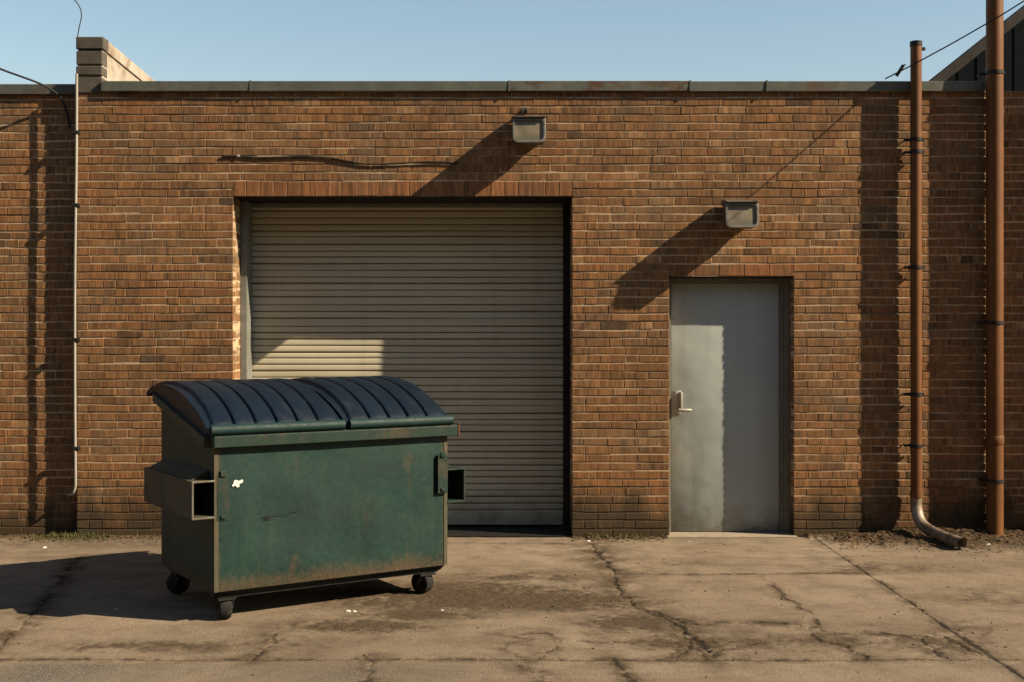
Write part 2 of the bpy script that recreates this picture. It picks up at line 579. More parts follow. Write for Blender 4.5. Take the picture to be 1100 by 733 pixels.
# openings
SX0, SX1, SZ = WX(250), WX(615), WZ(211)
DX0, DX1, DZ = WX(718.5), WX(853), WZ(297)
LINT = 43 * CH - SZ
RS, RD = .50, .165                # depth of the two recesses
PIERX = WX(1077) + .40
WXR = 12.0

M['door'] = mat_door()
bld = thing('brick_building', (0, 0, 0), 'long brown brick warehouse with a beige roller shutter and a grey-green steel door', 'building')

mb = MB()
S1 = (SX0, SX1, -1, SZ + LINT)
D1 = (DX0, DX1, -1, 33 * CH)
brickwork(mb, FRONT, XL, PIERX, 0, TOPZ, [S1, D1], [SX0, SX1, DX0, DX1, XL])
# pier beyond the right edge of the photograph
brickwork(mb, lambda u, v, n: (u, -n - .12, v), PIERX, PIERX + .5, 0, TOPZ + .35, [], [PIERX, PIERX + .5])
brickwork(mb, FRONT, PIERX + .5, WXR, 0, TOPZ)
# reveals
revL = lambda x: (lambda u, v, n: (x + n, u, v))
revR = lambda x: (lambda u, v, n: (x - n, u, v))
brickwork(mb, revL(SX0), .105, RS, 0, SZ)
brickwork(mb, revR(SX1), .105, RS, 0, SZ)
brickwork(mb, revL(DX0), .105, RD + .02, 0, DZ)
brickwork(mb, revR(DX1), .105, RD + .02, 0, DZ)
mo = .0015
T = .32


def mbox(x0, x1, z0, z1, y0=mo, y1=None):
    e0 = .0016 if any(abs(x0 - q) < 1e-6 for q in (SX1, DX1)) else 0
    e1 = .0016 if any(abs(x1 - q) < 1e-6 for q in (SX0, DX0)) else 0
    mb.box(x0 - e0, x1 + e1, y0, T if y1 is None else y1, z0, z1, 1)


mbox(XL, SX0, -.3, TOPZ, y1=RS + .1)
mbox(SX0, SX1, SZ, TOPZ, y1=RS + .1)
mbox(SX1, DX0, -.3, TOPZ, y1=RS + .1)
mbox(DX0, DX1, DZ, TOPZ)
mbox(DX1, PIERX, -.3, TOPZ)
mbox(PIERX, PIERX + .5, -.3, TOPZ + .35, -.12 + mo)
mbox(PIERX + .5, WXR, -.3, TOPZ)
# left return of the facade, which stands proud of the neighbour
brickwork(mb, lambda u, v, n: (XL - n, u, v), .10, .30, 0, TOPZ)
mb.build('wall', [M['brick'], M['mortar']], bld, tint=True, recalc=True)


def rowlock(x0, x1, z0, z1, wdt):
    m2 = MB()
    n = int(round((x1 - x0) / wdt))
    w = (x1 - x0) / n
    for i in range(n):
        brick(m2, FRONT, x0 + i * w + .003, x0 + (i + 1) * w - .003, z0 + .002, z1 - JT / 2, random.uniform(.001, .0035), .095, random.gauss(.55, .1))
    return m2.build('lintel', [M['brick_red']], bld, tint=True)


rowlock(SX0, SX1, SZ, SZ + LINT, .113)
rowlock(DX0 - .0, DX1, DZ, 33 * CH, .215)
# steel plates carrying the brick over the openings
for (a, b, z, d) in ((SX0, SX1, SZ, RS), (DX0, DX1, DZ, RD)):
    m2 = MB()
    m2.box(a - .003, b + .003, .006, d, z - .008, z + .0005)
    m2.build('lintel_plate', M['black'], bld)

# coping in lengths, each a little different in fall and overhang
cuts = [WX(110), WX(270), WX(547), WX(741), WX(823), WX(1056), PIERX - .02, PIERX + .52, 8, WXR]
for a, b in zip(cuts[:-1], cuts[1:]):
    m2 = MB()
    oh = .034 + random.uniform(-.003, .003)
    dz = random.uniform(-.003, .003) + (.35 if PIERX - .1 < a < PIERX + .1 else 0)
    dt = .35 if dz > .1 else 0
    y0 = -oh - (.12 if PIERX - .1 < a < PIERX + .1 else 0)
    if b > PIERX - .1 and a < PIERX - .1:
        continue            # the last length before the pier is missing
    m2.prism([(y0, TOPZ - .006 + dz), (y0 - .004, COPZ - .006 + dz), (y0 + .012, COPZ + dz), (T + .04, COPZ + .02 + dt), (T + .04, TOPZ + .004 + dt), (y0 + .01, TOPZ + .003 + dt)], 'x', a + .002, b - .002)
    m2.build('coping', M['coping_rusty'] if abs(a - WX(547)) < .01 else M['coping'], bld)
# raised seams over the coping joints
for x in cuts[1:5]:
    m2 = MB()
    m2.box(x - .006, x + .006, -.043, T, TOPZ - .009, COPZ + .005)
    m2.build('coping_seam', M['coping'], bld)
m2 = MB()
m2.box(XL, WXR, T, 14, 3.2, 3.35)
m2.build('roof', M['roofing'], bld)

# party wall that rises over the roof at the left end and runs back
PX0, PX1, PZ = XL, WX(110), WZ(41)
m2 = MB()
m2.box(PX0 + .003, PX1 - .003, mo + .003, 8.0, TOPZ, PZ - .105)
pw = m2.build('party_wall', M['render'], bld)
m2 = MB()
m2.prism([(.0, PZ - .095), (.0, PZ), (.02, PZ + .006), (8, PZ - .32), (8, PZ - .42)], 'x', PX0 - .004, PX1 + .012)
m2.build('wall_cap', M['render'], pw, bevel=.006)
zz = [TOPZ - .02, WZ(83.5), WZ(81.5), WZ(71.5), WZ(70), WZ(55), WZ(53.3), WZ(41)]
for i in (0, 2, 4, 6):
    m2 = MB()
    m2.box(PX0 - .006, PX1 + (.002 if i < 6 else .014), -.012 - .004 * (i % 4), .12, zz[i], zz[i + 1] + (.007 if i == 6 else 0), 0, .008)
    m2.build('capstone', M['stone'], pw)

# ------------------------------------------------------------------ roller shutter (part of the building)
PITCH = .0572
CX0, CX1 = SX0 + .035, SX1 - .035
cy = RS
mbs = MB()
prof = []
z = .10
while z < SZ - .03:
    gr_ = random.choice((.003, .0035, .0035, .004, .0055, .008))
    dp_ = random.uniform(-.0015, .0015)
    P_ = PITCH + random.choice((-.008, -.004, 0, 0, .001, .004, .014))
    for (dz, dy) in ((.0, .022), (gr_, .022), (gr_ + .002, -.004 + dp_), (gr_ + .010, -.0065 + dp_), (.026, -.0070 + dp_), (P_ - .011, -.0060 + dp_), (P_ - .0037, -.004 + dp_), (P_ - .0017, .022)):
        prof.append((cy + dy, z + dz))
    z += P_
ztop = z
n = len(prof)
nx = 48
v, f = [], []
for i, (y, zc) in enumerate(prof):
    sag = [.0022 * math.sin(i // 8 * 2.4 + 1), .0016 * math.sin(i // 8 * 1.3)]
    for k in range(nx + 1):
        x = CX0 + (CX1 - CX0) * k / nx
        dd = .0035 * math.sin(2.3 * x + .5) * math.sin(2.9 * zc) + .002 * math.sin(7 * x + 3 * zc) * math.sin(5.3 * zc + 1.0)
        dd += .010 * math.exp(-((x + .35) / .16) ** 2 - ((zc - .72) / .14) ** 2)
        v.append((x, y + dd, zc + sag[0] * math.sin(1.1 * x + 1) + sag[1] * math.sin(2.7 * x)))
for i in range(n - 1):
    for k in range(nx):
        a = i * (nx + 1) + k
        f.append((a, a + 1, a + nx + 2, a + nx + 1))
o = len(v)
v += [(CX0, cy + .03, .10), (CX1, cy + .03, .10), (CX0, cy + .03, prof[-1][1]), (CX1, cy + .03, prof[-1][1])]
f.append((o, o + 2, o + 3, o + 1))
mbs.add(v, f)
shut = mbs.build('roller_shutter', M['shutter'], bld, recalc=False)
shut['label'] = 'tall beige roller shutter of narrow steel slats'
for s, x in ((1, SX0 + .003), (-1, SX1 - .003)):
    m2 = MB()
    xa, xb = (x, x + .058) if s > 0 else (x - .058, x)
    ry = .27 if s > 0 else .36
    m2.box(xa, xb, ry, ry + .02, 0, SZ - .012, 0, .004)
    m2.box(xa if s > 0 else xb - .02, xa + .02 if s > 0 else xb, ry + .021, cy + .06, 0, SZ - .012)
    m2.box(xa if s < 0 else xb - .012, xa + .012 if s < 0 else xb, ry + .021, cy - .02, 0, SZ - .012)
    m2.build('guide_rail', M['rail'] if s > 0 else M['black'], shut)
m2 = MB()
m2.box(CX0 + .028, CX1 - .028, cy - .022, cy + .02, .028, .112, 0, .006)
m2.box(CX0 + .028, CX1 - .028, cy - .034, cy - .018, .030, .044, 0, .003)
m2.build('bottom_bar', M['shutter'], shut)
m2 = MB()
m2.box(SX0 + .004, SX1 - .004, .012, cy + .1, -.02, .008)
m2.build('recess_shade_plate', M['black'], shut)  # black sheet on the recess floor, its dark colour stands in for shade
m2 = MB()
m2.box(CX0 + .028, CX1 - .028, cy - .012, cy + .016, .009, .030, 0, .004)
m2.build('rubber_seal', M['tyre'], shut)
m2 = MB()
m2.box(SX0, SX1, cy - .045, cy + .05, min(ztop, SZ - .03) - .015, SZ - .008, 0, .004)
m2.build('hood', M['rail'], shut)

# ------------------------------------------------------------------ steel door
dr = MB()
fy = RD
dl0, dl1, dzt = DX0 + .037, DX1 - .085, DZ - .048
dr.box(dl0 + .004, dl1 - .004, fy + .004, fy + .05, .018, dzt - .004, 0, .003)
door = dr.build('door', M['door'], bld, smooth=40)
door['label'] = 'flush grey-green steel door'
m2 = MB()
for (a, b, z0, z1) in ((DX0 + .003, dl0, 0, DZ - .008), (dl1, DX1 - .003, 0, DZ - .008), (dl0, dl1, dzt, DZ - .008)):
    m2.box(a, b, fy - .014, fy + .07, z0 + .001, z1)
    # stop bead
m2.box(DX0 + .003, DX0 + .022, fy - .03, fy - .014, 0, DZ - .008)
m2.box(DX1 - .05, DX1 - .003, fy - .045, fy - .014, 0, DZ - .008)
m2.build('door_frame', M['frame'], door, bevel=.003)
hx, hz = WX(735), WZ(434)
m2 = MB()
m2.box(hx - .058, hx - .002, fy - .010, fy + .004, hz - .095, hz + .105, 0, .008)
m2.build('handle_plate', M['alu'], door, smooth=40)
m2 = MB()
m2.tube([(hx - .03, fy - .005, hz - .06), (hx - .03, fy - .08, hz - .06)], .013, 12)
m2.tube(spline([(hx - .034, fy - .08, hz - .06), (hx + .01, fy - .086, hz - .06), (hx + .075, fy - .078, hz - .058)], 5), [.015] * 8 + [.014, .013, .010], 12)
m2.box(hx - .018, hx - .002, fy - .075, fy - .004, hz - .07, hz + .095, 0, .006)
m2.build('handle', M['alu'], door, smooth=50)
for z0 in (.25, 1.05, 1.85):
    m2 = MB()
    m2.tube([(dl1 + .004, fy - .008, z0), (dl1 + .004, fy - .008, z0 + .11)], .010, 10)
    m2.build('hinge', M['frame'], door, smooth=40)
m2 = MB()
m2.box(DX0 - .02, DX1 + .02, -.05, fy + .06, -.05, .014, 0, .006)
m2.build('threshold', M['threshold'], door)
m2 = MB()
m2.box(DX0, DX1, fy + .06, fy + .12, 0, DZ)
m2.build('backing', M['black'], door)

# ------------------------------------------------------------------ neighbouring building on the left, set back a little
nb = thing('brick_building', (WX(40), 0, 0), 'brown brick building at the far left, set back beside the pale conduit', 'building')
SB = .092
off = -WX(40)
mb = MB()
brickwork(mb, lambda u, v, n: (u + off, SB - n, v), -12, XL - .002, 0, TOPZ - .01)
mb.box(-12 + off, XL - .002 + off, SB + mo, SB + .3, -.3, TOPZ - .01, 1)
mb.build('wall', [M['brick'], M['mortar']], nb, tint=True)
m2 = MB()
for a, b in ((-12, -8), (-8, -5.3), (-5.3, XL - .004)):
    m2.prism([(SB - .034, TOPZ - .012), (SB - .038, COPZ - .012), (SB - .02, COPZ - .004), (SB + .34, COPZ + .01), (SB + .34, TOPZ)], 'x', a + off + .002, b + off - .002)
m2.build('coping', M['coping'], nb)
m2 = MB()
m2.box(-12 + off, XL - .01 + off, SB + .3, 14, 3.2, 3.35)
m2.build('roof', M['roofing'], nb)

# ------------------------------------------------------------------ dark gabled shed behind, right
gy = 6.0
gs = (gy + DW) / F


def gp(px, py): return ((px - CX) * gs, EYE + (HY - py) * gs)


gx0, gz0 = gp(985, 100)
gx1, gz1 = gp(1100, 8.5)
sl = (gz1 - gz0) / (gx1 - gx0)
ridge = gx0 + 5.2
gb = thing('gabled_shed', (gx0, gy, 0), 'dark gabled shed rising behind the parapet at the right', 'building')
zr = gz0 + sl * 5.2
m2 = MB()
m2.prism([(.1, 0), (10.3, 0), (10.3, gz0 + .1 * sl - .08), (5.2, zr - .08), (.1, gz0 + .1 * sl - .08)], 'y', .0, .25)
m2.box(.25, 10.15, .26, 9, 0, gz0 - .9)
for k in range(40):        # siding ribs
    x = .3 + k * .25
    zt = (gz0 + sl * min(x, 10.4 - x)) - .16
    m2.box(x, x + .012, -.010, .01, 0, zt)
m2.build('wall', M['gable'], gb)
for s in (0, 1):
    m2 = MB()
    a, b = ((0, gz0), (5.2, zr)) if s == 0 else ((5.2, zr), (10.4, gz0))
    m2.prism([(a[0], a[1] - .95), (b[0], b[1] - .95), (b[0], b[1] - .89), (a[0], a[1] - .89)], 'y', .26, 9)
    rf = m2.build('roof', M['roofing'], gb)
    m2 = MB()
    m2.prism([(a[0], a[1] - .14), (b[0], b[1] - .14), (b[0], b[1] + .02), (a[0], a[1] + .02)], 'y', -.04, .30)
    m2.build('fascia', M['fascia'], rf)

# ------------------------------------------------------------------ unseen warehouse, added behind the camera to block sky light
OY = -17.0
ow = thing('sky_blocker', (0, OY, 0), 'unseen dark brick block added behind the camera to hold back sky light', 'building')
m2 = MB()
m2.box(-26, 26, -8, 0, -.3, 10.2)
m2.build('wall', M['blockerbrick'], ow)
m2 = MB()
m2.box(-26.1, 26.1, -.25, .10, 10.2, 10.36)
m2.build('coping', M['coping'], ow)
for i in range(9):
    for z0 in (1.4, 5.6):
        x = -22 + i * 5.5
        m2 = MB()
        m2.box(x - .9, x + .9, .002, .05, z0, z0 + 2.2)
        wn = m2.build('window', M['black'], ow)
        m2 = MB()
        m2.box(x - 1.0, x + 1.0, .0, .12, z0 - .12, z0 - .002)
        m2.build('sill', M['stone'], wn)

# ------------------------------------------------------------------ wall lamps
def rounded(w, h, r, n=5, bottom_only=False):
    pts = []
    for (cx, cz, a0, rr) in ((w / 2, -h / 2, -90, r), (w / 2, h / 2, 0, r * .4), (-w / 2, h / 2, 90, r * .4), (-w / 2, -h / 2, 180, r)):
        sx, sz = (1 if cx > 0 else -1), (1 if cz > 0 else -1)
        for k in range(n + 1):
            a = math.radians(a0 + 90 * k / n)
            pts.append((cx - sx * rr + rr * math.cos(a), cz - sz * rr + rr * math.sin(a)))
    return pts


def ringstrip(mb, loops):
    n = len(loops[0])
    v = [p for l in loops for p in l]
    f = []
    for i in range(len(loops) - 1):
        for k in range(n):
            f.append((i * n + k, i * n + (k + 1) % n, (i + 1) * n + (k + 1) % n, (i + 1) * n + k))
    mb.add(v, f)
    return n


LD = .265


def make_lamp(px, py, label, group):
    root = thing('wall_lamp', (WX(px), 0, WZ(py)), label, 'wall lamp', group)
    # housing: plate on the wall, box that grows a little towards the face
    m = MB()
    back = rounded(.225, .17, .02)
    mid = rounded(.262, .205, .035)
    loops = [[(x, -.004, z + .012) for x, z in back], [(x, -.05, z + .010) for x, z in back], [(x, -.09, z) for x, z in mid], [(x, -(LD - .03) + (z * .12), z) for x, z in mid]]
    k = ringstrip(m, loops)
    m.f.append(tuple(range(k)))
    m.mi.append(0)
    m.f.append(tuple(3 * k + i for i in range(k)))
    m.mi.append(0)
    m.build('housing', M['lampbody'], root, smooth=35)
    # hood above the face
    m = MB()
    m.prism([(-.02, .095), (-.02, .135), (-.12, .138), (-LD - .012, .112), (-LD - .012, .098)], 'x', -.134, .134)
    m.build('hood', M['lampbody'], root, bevel=.004)
    fw, fh = .272, .205
    o_, i_ = rounded(fw, fh, .045), rounded(fw - .034, fh - .044, .030)
    fy_ = lambda z: -LD + z * .12
    m = MB()
    lo = [[(x, fy_(z) + .03, z - .006) for x, z in o_], [(x, fy_(z), z - .006) for x, z in o_], [(x, fy_(z) - .003, z - .006) for x, z in rounded(fw - .006, fh - .006, .042)],
          [(x, fy_(z) - .003, z - .004) for x, z in i_], [(x, fy_(z) + .014, z - .004) for x, z in i_]]
    ringstrip(m, lo)
    m.build('bezel', M['lampbezel'], root, smooth=35, recalc=True)
    m = MB()
    m.add([(x, fy_(z) + .010, z - .004) for x, z in i_], [tuple(range(len(i_)))])
    m.add([(x, fy_(z) + .016, z - .004) for x, z in i_], [tuple(range(len(i_)))[::-1]])
    m.build('lens', M['lens'], root, recalc=False)
    m = MB()
    m.box(-.15, .15, -.006, -.001, -.12, .135)
    return root


l1 = make_lamp(568, 145, 'boxy rusted wall lamp above the roller shutter', 'square wall lamps')
m = MB()      # bent bracket stub over the first lamp
m.tube(spline([(-.03, -.06, .10), (-.055, -.13, .16), (-.045, -.10, .20), (-.02, -.01, .205)], 5), .010, 8)
m.box(-.045, -.012, -.035, -.002, .175, .225, 0, .004)
m.build('bracket', M['black'], l1, smooth=40)
l2 = make_lamp(791, 234, 'boxy wall lamp above the grey-green steel door', 'square wall lamps')

# ------------------------------------------------------------------ pipes
def clamp_at(root, x, y, z, r, name='clamp', ears=True):
    m = MB()
    m.tube([(x, y, z - .014), (x, y, z + .014)], r + .007, 20)
    if ears:
        m.box(x - r - .045, x + r + .03, y + r * .5, y + r * .5 + .008, z - .010, z + .010, 0, .002)
        m.tube([(x - r - .035, y + r * .5, z), (x - r - .035, y + .12, z)], .006, 6)
        m.tube([(x - r - .036, y + r * .5 - .012, z), (x - r - .036, y + r * .5 + .02, z)], .011, 6)
        m.tube([(x + r + .018, y + r * .5 - .012, z), (x + r + .018, y + r * .5 + .02, z)], .011, 6)
    return m.build(name, M['black'], root, smooth=40)


p1y, p1r = -.086, .046
p1x = (984 - CX) * (DW + p1y) / F
dp = thing('drainpipe', (p1x, p1y, 0), 'slim rust-brown drainpipe whose foot bends out over the soil', 'drainpipe')
m = MB()
zt = WZ(48)
m.tube([(0, 0, zt), (0, 0, 2.0), (.003, 0, .52), (.003, 0, .36)], p1r, 24)
m.build('pipe', M['rustpipe'], dp, smooth=40)
m = MB()
elb = spline([(.003, 0, .37), (.003, 0, .26), (.02, -.06, .145), (.07, -.20, .090), (.15, -.44, .062), (.185, -.54, .055)], 6)
m.tube(elb, [p1r * 1.02] * len(elb), 24, cap=False)
m.tube(elb[::-1], [p1r * .86] * len(elb), 24, cap=False)
elbow = m.build('spout', M['pipegrey'], dp, smooth=50, recalc=False)
m = MB()
m.tube([(.003, 0, .345), (.003, 0, .40)], p1r + .006, 24)
m.build('joint_collar', M['rustpipe'], dp, smooth=40)
for py in (152, 165, 288, 423, 478):
    clamp_at(dp, 0, 0, WZ(py), p1r)
m = MB()
m.tube([(0, 0, zt - .035), (0, 0, zt + .004)], p1r + .004, 24)
m.box(.03, .075, -.012, .012, zt - .07, zt - .045)
m.build('end_band', M['black'], dp, smooth=40)

p2y, p2r = -.087, .069
p2x = (1068.5 - CX) * (DW + p2y) / F
dp2 = thing('drainpipe', (p2x, p2y, 0), 'thick rust-brown standpipe rising past the roof at the right', 'drainpipe')
m = MB()
m.tube([(0, 0, -.05), (0, 0, 2.5), (0, 0, 5.6)], p2r, 28)
m.build('pipe', M['rustpipe'], dp2, smooth=40)
for py in (81, 347, 515):
    clamp_at(dp2, 0, 0, WZ(py), p2r)
m = MB()
m.tube([(0, 0, WZ(472) - .04), (0, 0, WZ(472) - .03), (0, 0, WZ(472) + .03), (0, 0, WZ(472) + .04)], [p2r, p2r + .005, p2r + .005, p2r], 28, cap=False)
m.build('joint_collar', M['rustpipe'], dp2, smooth=40)

# pale conduit in the corner at the left
cdy = -.032
cdx = (80.5 - CX) * (DW + cdy) / F
cd = thing('conduit', (cdx, cdy, 0), 'thin pale conduit running down the corner at the left', 'conduit')
m = MB()
zb = WZ(533)
m.tube(spline([(.015, .0, COPZ + .06), (.012, 0, 3.2), (0, 0, 2.2), (0, 0, 1.2), (.004, 0, zb + .22), (.002, 0, zb + .08), (-.03, .02, zb + .02), (-.085, .10, zb)], 8), .0112, 10)
m.build('tube', M['conduit'], cd, smooth=50)
for z0 in (3.4, 2.79, 1.66, .75):
    m = MB()
    m.box(-.022, .034, -.014, .034, z0 - .014, z0 + .014, 0, .003)
    m.build('clip', M['black'], cd)

# ------------------------------------------------------------------ wires
def wire(name, pts, r, mat, label, cat, n=10, sides=8):
    p0 = Vector(pts[0])
    m = MB()
    m.tube([q - p0 for q in spline(pts, n)], r, sides)
    o = m.build(name, mat, None, smooth=60)
    o.location = p0
    return tag(o, label, cat)


def wpt(px, py, y):
    d = DW + y
    return ((px - CX) * d / F, y, EYE + (HY - py) * d / F)


a0 = Vector((WX(950), -.02, COPZ + .02))
dirv = Vector((.816, -.586, .429)) / .586
ovh = [a0 + dirv * t + Vector((0, 0, -.16 * t * (.586 - t))) for t in (0, .15, .30, .45, .60, 1.0, 1.6, 2.6)]
oc = wire('overhead_cable', ovh, .0058, M['cable'], 'thin black overhead cable coming down to the parapet beside the slim pipe', 'cable')
m = MB()
q = ovh[0].lerp(ovh[1], .45) - a0
m.tube([q + Vector((-.02, 0, -.035)), q + Vector((.03, -.02, .05))], .014, 8)
m.tube([q + Vector((.03, -.02, .05)), q + Vector((.05, -.02, .055))], .006, 6)
m.build('insulator', M['black'], oc, smooth=40)
wire('loose_cable', [wpt(-30, 62, -.35), wpt(5, 76, -.22), wpt(45, 91, -.07), wpt(64, 104, .03), wpt(72, 122, .075), wpt(75, 138, .088)], .009, M['cable'],
     'black cable hanging in over the parapet of the set-back wall', 'cable')
wire('stray_wire', [wpt(83, 41, .06), wpt(85, 30, .06), wpt(87.5, 16, .06), wpt(84, 5, .05), wpt(74, -6, .03), wpt(50, -30, 0)], .0045, M['cable'],
     'hair-thin wire curling up from the capstone', 'wire')
pts = [(238, 168.5), (255, 168), (275, 169.5), (300, 169), (330, 168.5), (355, 170), (372, 173), (392, 176.5), (410, 176.5), (440, 175), (468, 174), (492, 175.5)]
wc = wire('wall_cable', [wpt(x, y, -.012) for x, y in pts], .0068, M['cable'], 'black cable clipped loosely across the bricks over the shutter', 'cable', 6)
m = MB()
m.box(-.006, .022, -.010, .006, -.008, .012, 0, .003)
k = m.build('clip', M['conduit'], wc)
k.location = Vector(wpt(255, 168, -.012)) - Vector(wpt(238, 168.5, -.012))

# ------------------------------------------------------------------ dumpster
A = math.radians(33.3)
DWD, DDP = 1.58, 1.02
d0 = 7.13
Fx, Fy = (230.5 - CX) * d0 / F, d0 - DW
ds = thing('dumpster', (Fx, Fy, 0), 'scuffed green steel dumpster with two navy ribbed lids', 'dumpster', None, A)
ZB, ZF, ZK = .182, 1.045, 1.275
# hull: front and left sheets are gridded and slightly dented
m = MB()


def sheet(fn, nu, nv, dent):
    v, f = [], []
    for j in range(nv + 1):
        for i in range(nu + 1):
            u, w = i / nu, j / nv
            e = min(u, 1 - u, w, 1 - w)
            k = min(1, e * 8)
            v.append(fn(u, w, dent(u, w) * k))
    for j in range(nv):
        for i in range(nu):
            a = j * (nu + 1) + i
            f.append((a, a + 1, a + nu + 2, a + nu + 1))
    return v, f


ph = [random.uniform(0, 6) for _ in range(8)]
dent = lambda u, w: .004 * (math.sin(5 * u + ph[0]) * math.sin(4 * w + ph[1]) + .6 * math.sin(11 * u + ph[2] + 2 * w) * math.sin(9 * w + ph[3]) + .35 * math.sin(23 * u + ph[4] + 3 * w))
m.add(*sheet(lambda u, w, d: (u * DWD, d, ZB + w * (ZF - ZB)), 44, 26, dent))
side = lambda X, s: (lambda u, w, d: (X + s * d, u * DDP, ZB + w * ((ZF + (ZK - ZF) * u) - ZB)))
m.add(*sheet(side(0, 1), 26, 26, dent))
m.add(*sheet(side(DWD, -1), 26, 26, dent))
m.add([(0, DDP, ZB), (DWD, DDP, ZB), (DWD, DDP, ZK), (0, DDP, ZK)], [(0, 1, 2, 3)])
m.add([(0, 0, ZB), (DWD, 0, ZB), (DWD, DDP, ZB), (0, DDP, ZB)], [(0, 1, 2, 3)])
m.add([(0, 0, ZF), (DWD, 0, ZF), (DWD, DDP, ZK), (0, DDP, ZK)], [(0, 1, 2, 3)])
hull = m.build('body', M['green'], ds, smooth=30)
# front rim, a folded channel
m = MB()
m.prism([(-.055, ZF - .008), (-.055, ZF + .058), (-.045, ZF + .066), (.03, ZF + .066), (.03, ZF + .02), (0.0, ZF - .004)], 'x', -.022, DWD + .055)
rim = m.build('rim', M['rusty'], ds, bevel=.005)
m = MB()
m.box(DWD + .056, DWD + .066, -.058, .035, ZF - .012, ZF + .070, 0, .003)
m.build('end_plate', M['rustpipe'], rim)
# side rim bars that follow the sloping top
for X0, X1 in ((-.058, .012), (DWD - .012, DWD + .030)):
    m = MB()
    m.prism([(.02, ZF - .012), (DDP + .01, ZK - .012), (DDP + .01, ZK + .04), (.02, ZF + .05)], 'x', X0, X1)
    m.build('side_rim', M['olive'], ds, bevel=.005)
# corner angle irons (slight worn edge)
for X in (-.003, DWD - .022):
    m = MB()
    m.box(X, X + .025, -.004, .0, ZB, ZF - .01)
    m.build('corner_strip', M['olive'], ds)
# floor frame
m = MB()
for y0 in (.05, DDP - .17):
    m.box(.04, DWD - .04, y0, y0 + .10, ZB - .05, ZB + .001)
m.box(.02, DWD - .02, .02, DDP - .02, ZB - .016, ZB - .001)
m.prism([(.012, ZB - .002), (.07, ZB - .045), (.10, ZB - .045), (.10, ZB - .002)], 'x', .01, DWD - .01)
m.build('floor_frame', M['black'], ds)
# fork sleeves
for s, X in ((-1, 0.0), (1, DWD)):
    z0, z1 = (.622, .842) if s < 0 else (.592, .812)
    y0, y1, e, th = .0, .95, .135, .010
    xs = lambda q: X + s * q
    m = MB()
    for (a, b, c, d) in ((0, e, z1 - th, z1), (0, e, z0, z0 + th), (e - th, e, z0 + th, z1 - th)):
        m.box(min(xs(a), xs(b)), max(xs(a), xs(b)), y0, y1, c, d)
    m.prism([(xs(0), z1 + .055), (xs(0), z1 + .001), (xs(e * .8), z1 + .001)], 'y', y0 + .10, y1 - .02)
    m.box(min(xs(.0), xs(e - .012)), max(xs(.0), xs(e - .012)), y1 - .02, y1 - .010, z0 + .01, z1 - .01)
    sl_ = m.build('fork_sleeve', M['olive'] if s < 0 else M['rusty'], ds)
    m = MB()
    for (a, b, c, d) in ((0, e + .004, z1 - .008, z1 + .003), (0, e + .004, z0 - .003, z0 + .008), (e - .007, e + .004, z0 + .006, z1 - .004)):
        m.box(min(xs(a), xs(b)), max(xs(a), xs(b)), y0 - .007, y0 - .001, c, d)
    m.build('sleeve_lip', M['wornedge'] if s < 0 else M['rusty'], sl_, bevel=.002)
# brackets on the front, one near each end
for X, w, z0, z1, pr in ((.012, .075, .60, .875, .006), (DWD - .082, .075, .66, .91, .028)):
    m = MB()
    m.box(X, X + w, -pr, -.001, z0, z1, 0, .003)
    m.box(X + w * .25, X + w * .75, -pr - .012, -pr + .002, z1 - .012, z1 + .022, 0, .003)
    m.box(X + w * .3, X + w * .7, -pr - .010, -pr + .002, z0 + .012, z0 + .035, 0, .003)
    m.build('bracket', M['rusty'], ds)
# splash and scratch on the front sheet
m = MB()
cxp, czp = .135, .818
for k, (a, l, wd) in enumerate(((.35, .040, .013), (2.5, .022, .016), (3.6, .034, .009), (-1.2, .027, .012), (1.2, .018, .010))):
    nn = 9
    ring = []
    for q in range(nn):
        t = 2 * PI * q / nn
        lx, lz = l * .5 + l * .55 * math.cos(t) * random.uniform(.8, 1.1), wd * math.sin(t) * random.uniform(.6, 1.2)
        ring.append((cxp + lx * math.cos(a) - lz * math.sin(a), -.0068 - k * .0003, czp + lx * math.sin(a) + lz * math.cos(a)))
    m.add(ring, [tuple(range(nn))])
m.build('splash', M['birdlime'], ds, recalc=False)
m = MB()
for (x0, x1, z0, dz, h) in ((.28, .50, .600, .012, .006), (.46, .585, .618, .003, .004), (.30, .36, .588, .0, .009)):
    m.add([(x0, -.0068, z0), (x1, -.0068, z0 + dz - h * .2), (x1, -.0068, z0 + dz), (x0 + .02, -.0068, z0 + h)], [(0, 1, 2, 3)])
m.build('scratch', M['black'], ds, recalc=False)

# lids
PR = spline([(0, -.045, 1.125), (0, .02, 1.165), (0, .18, 1.245), (0, .45, 1.335), (0, .75, 1.378), (0, 1.0, 1.372), (0, 1.13, 1.345), (0, 1.20, 1.310)], 7)
PRL = [(p.y, p.z) for p in PR]


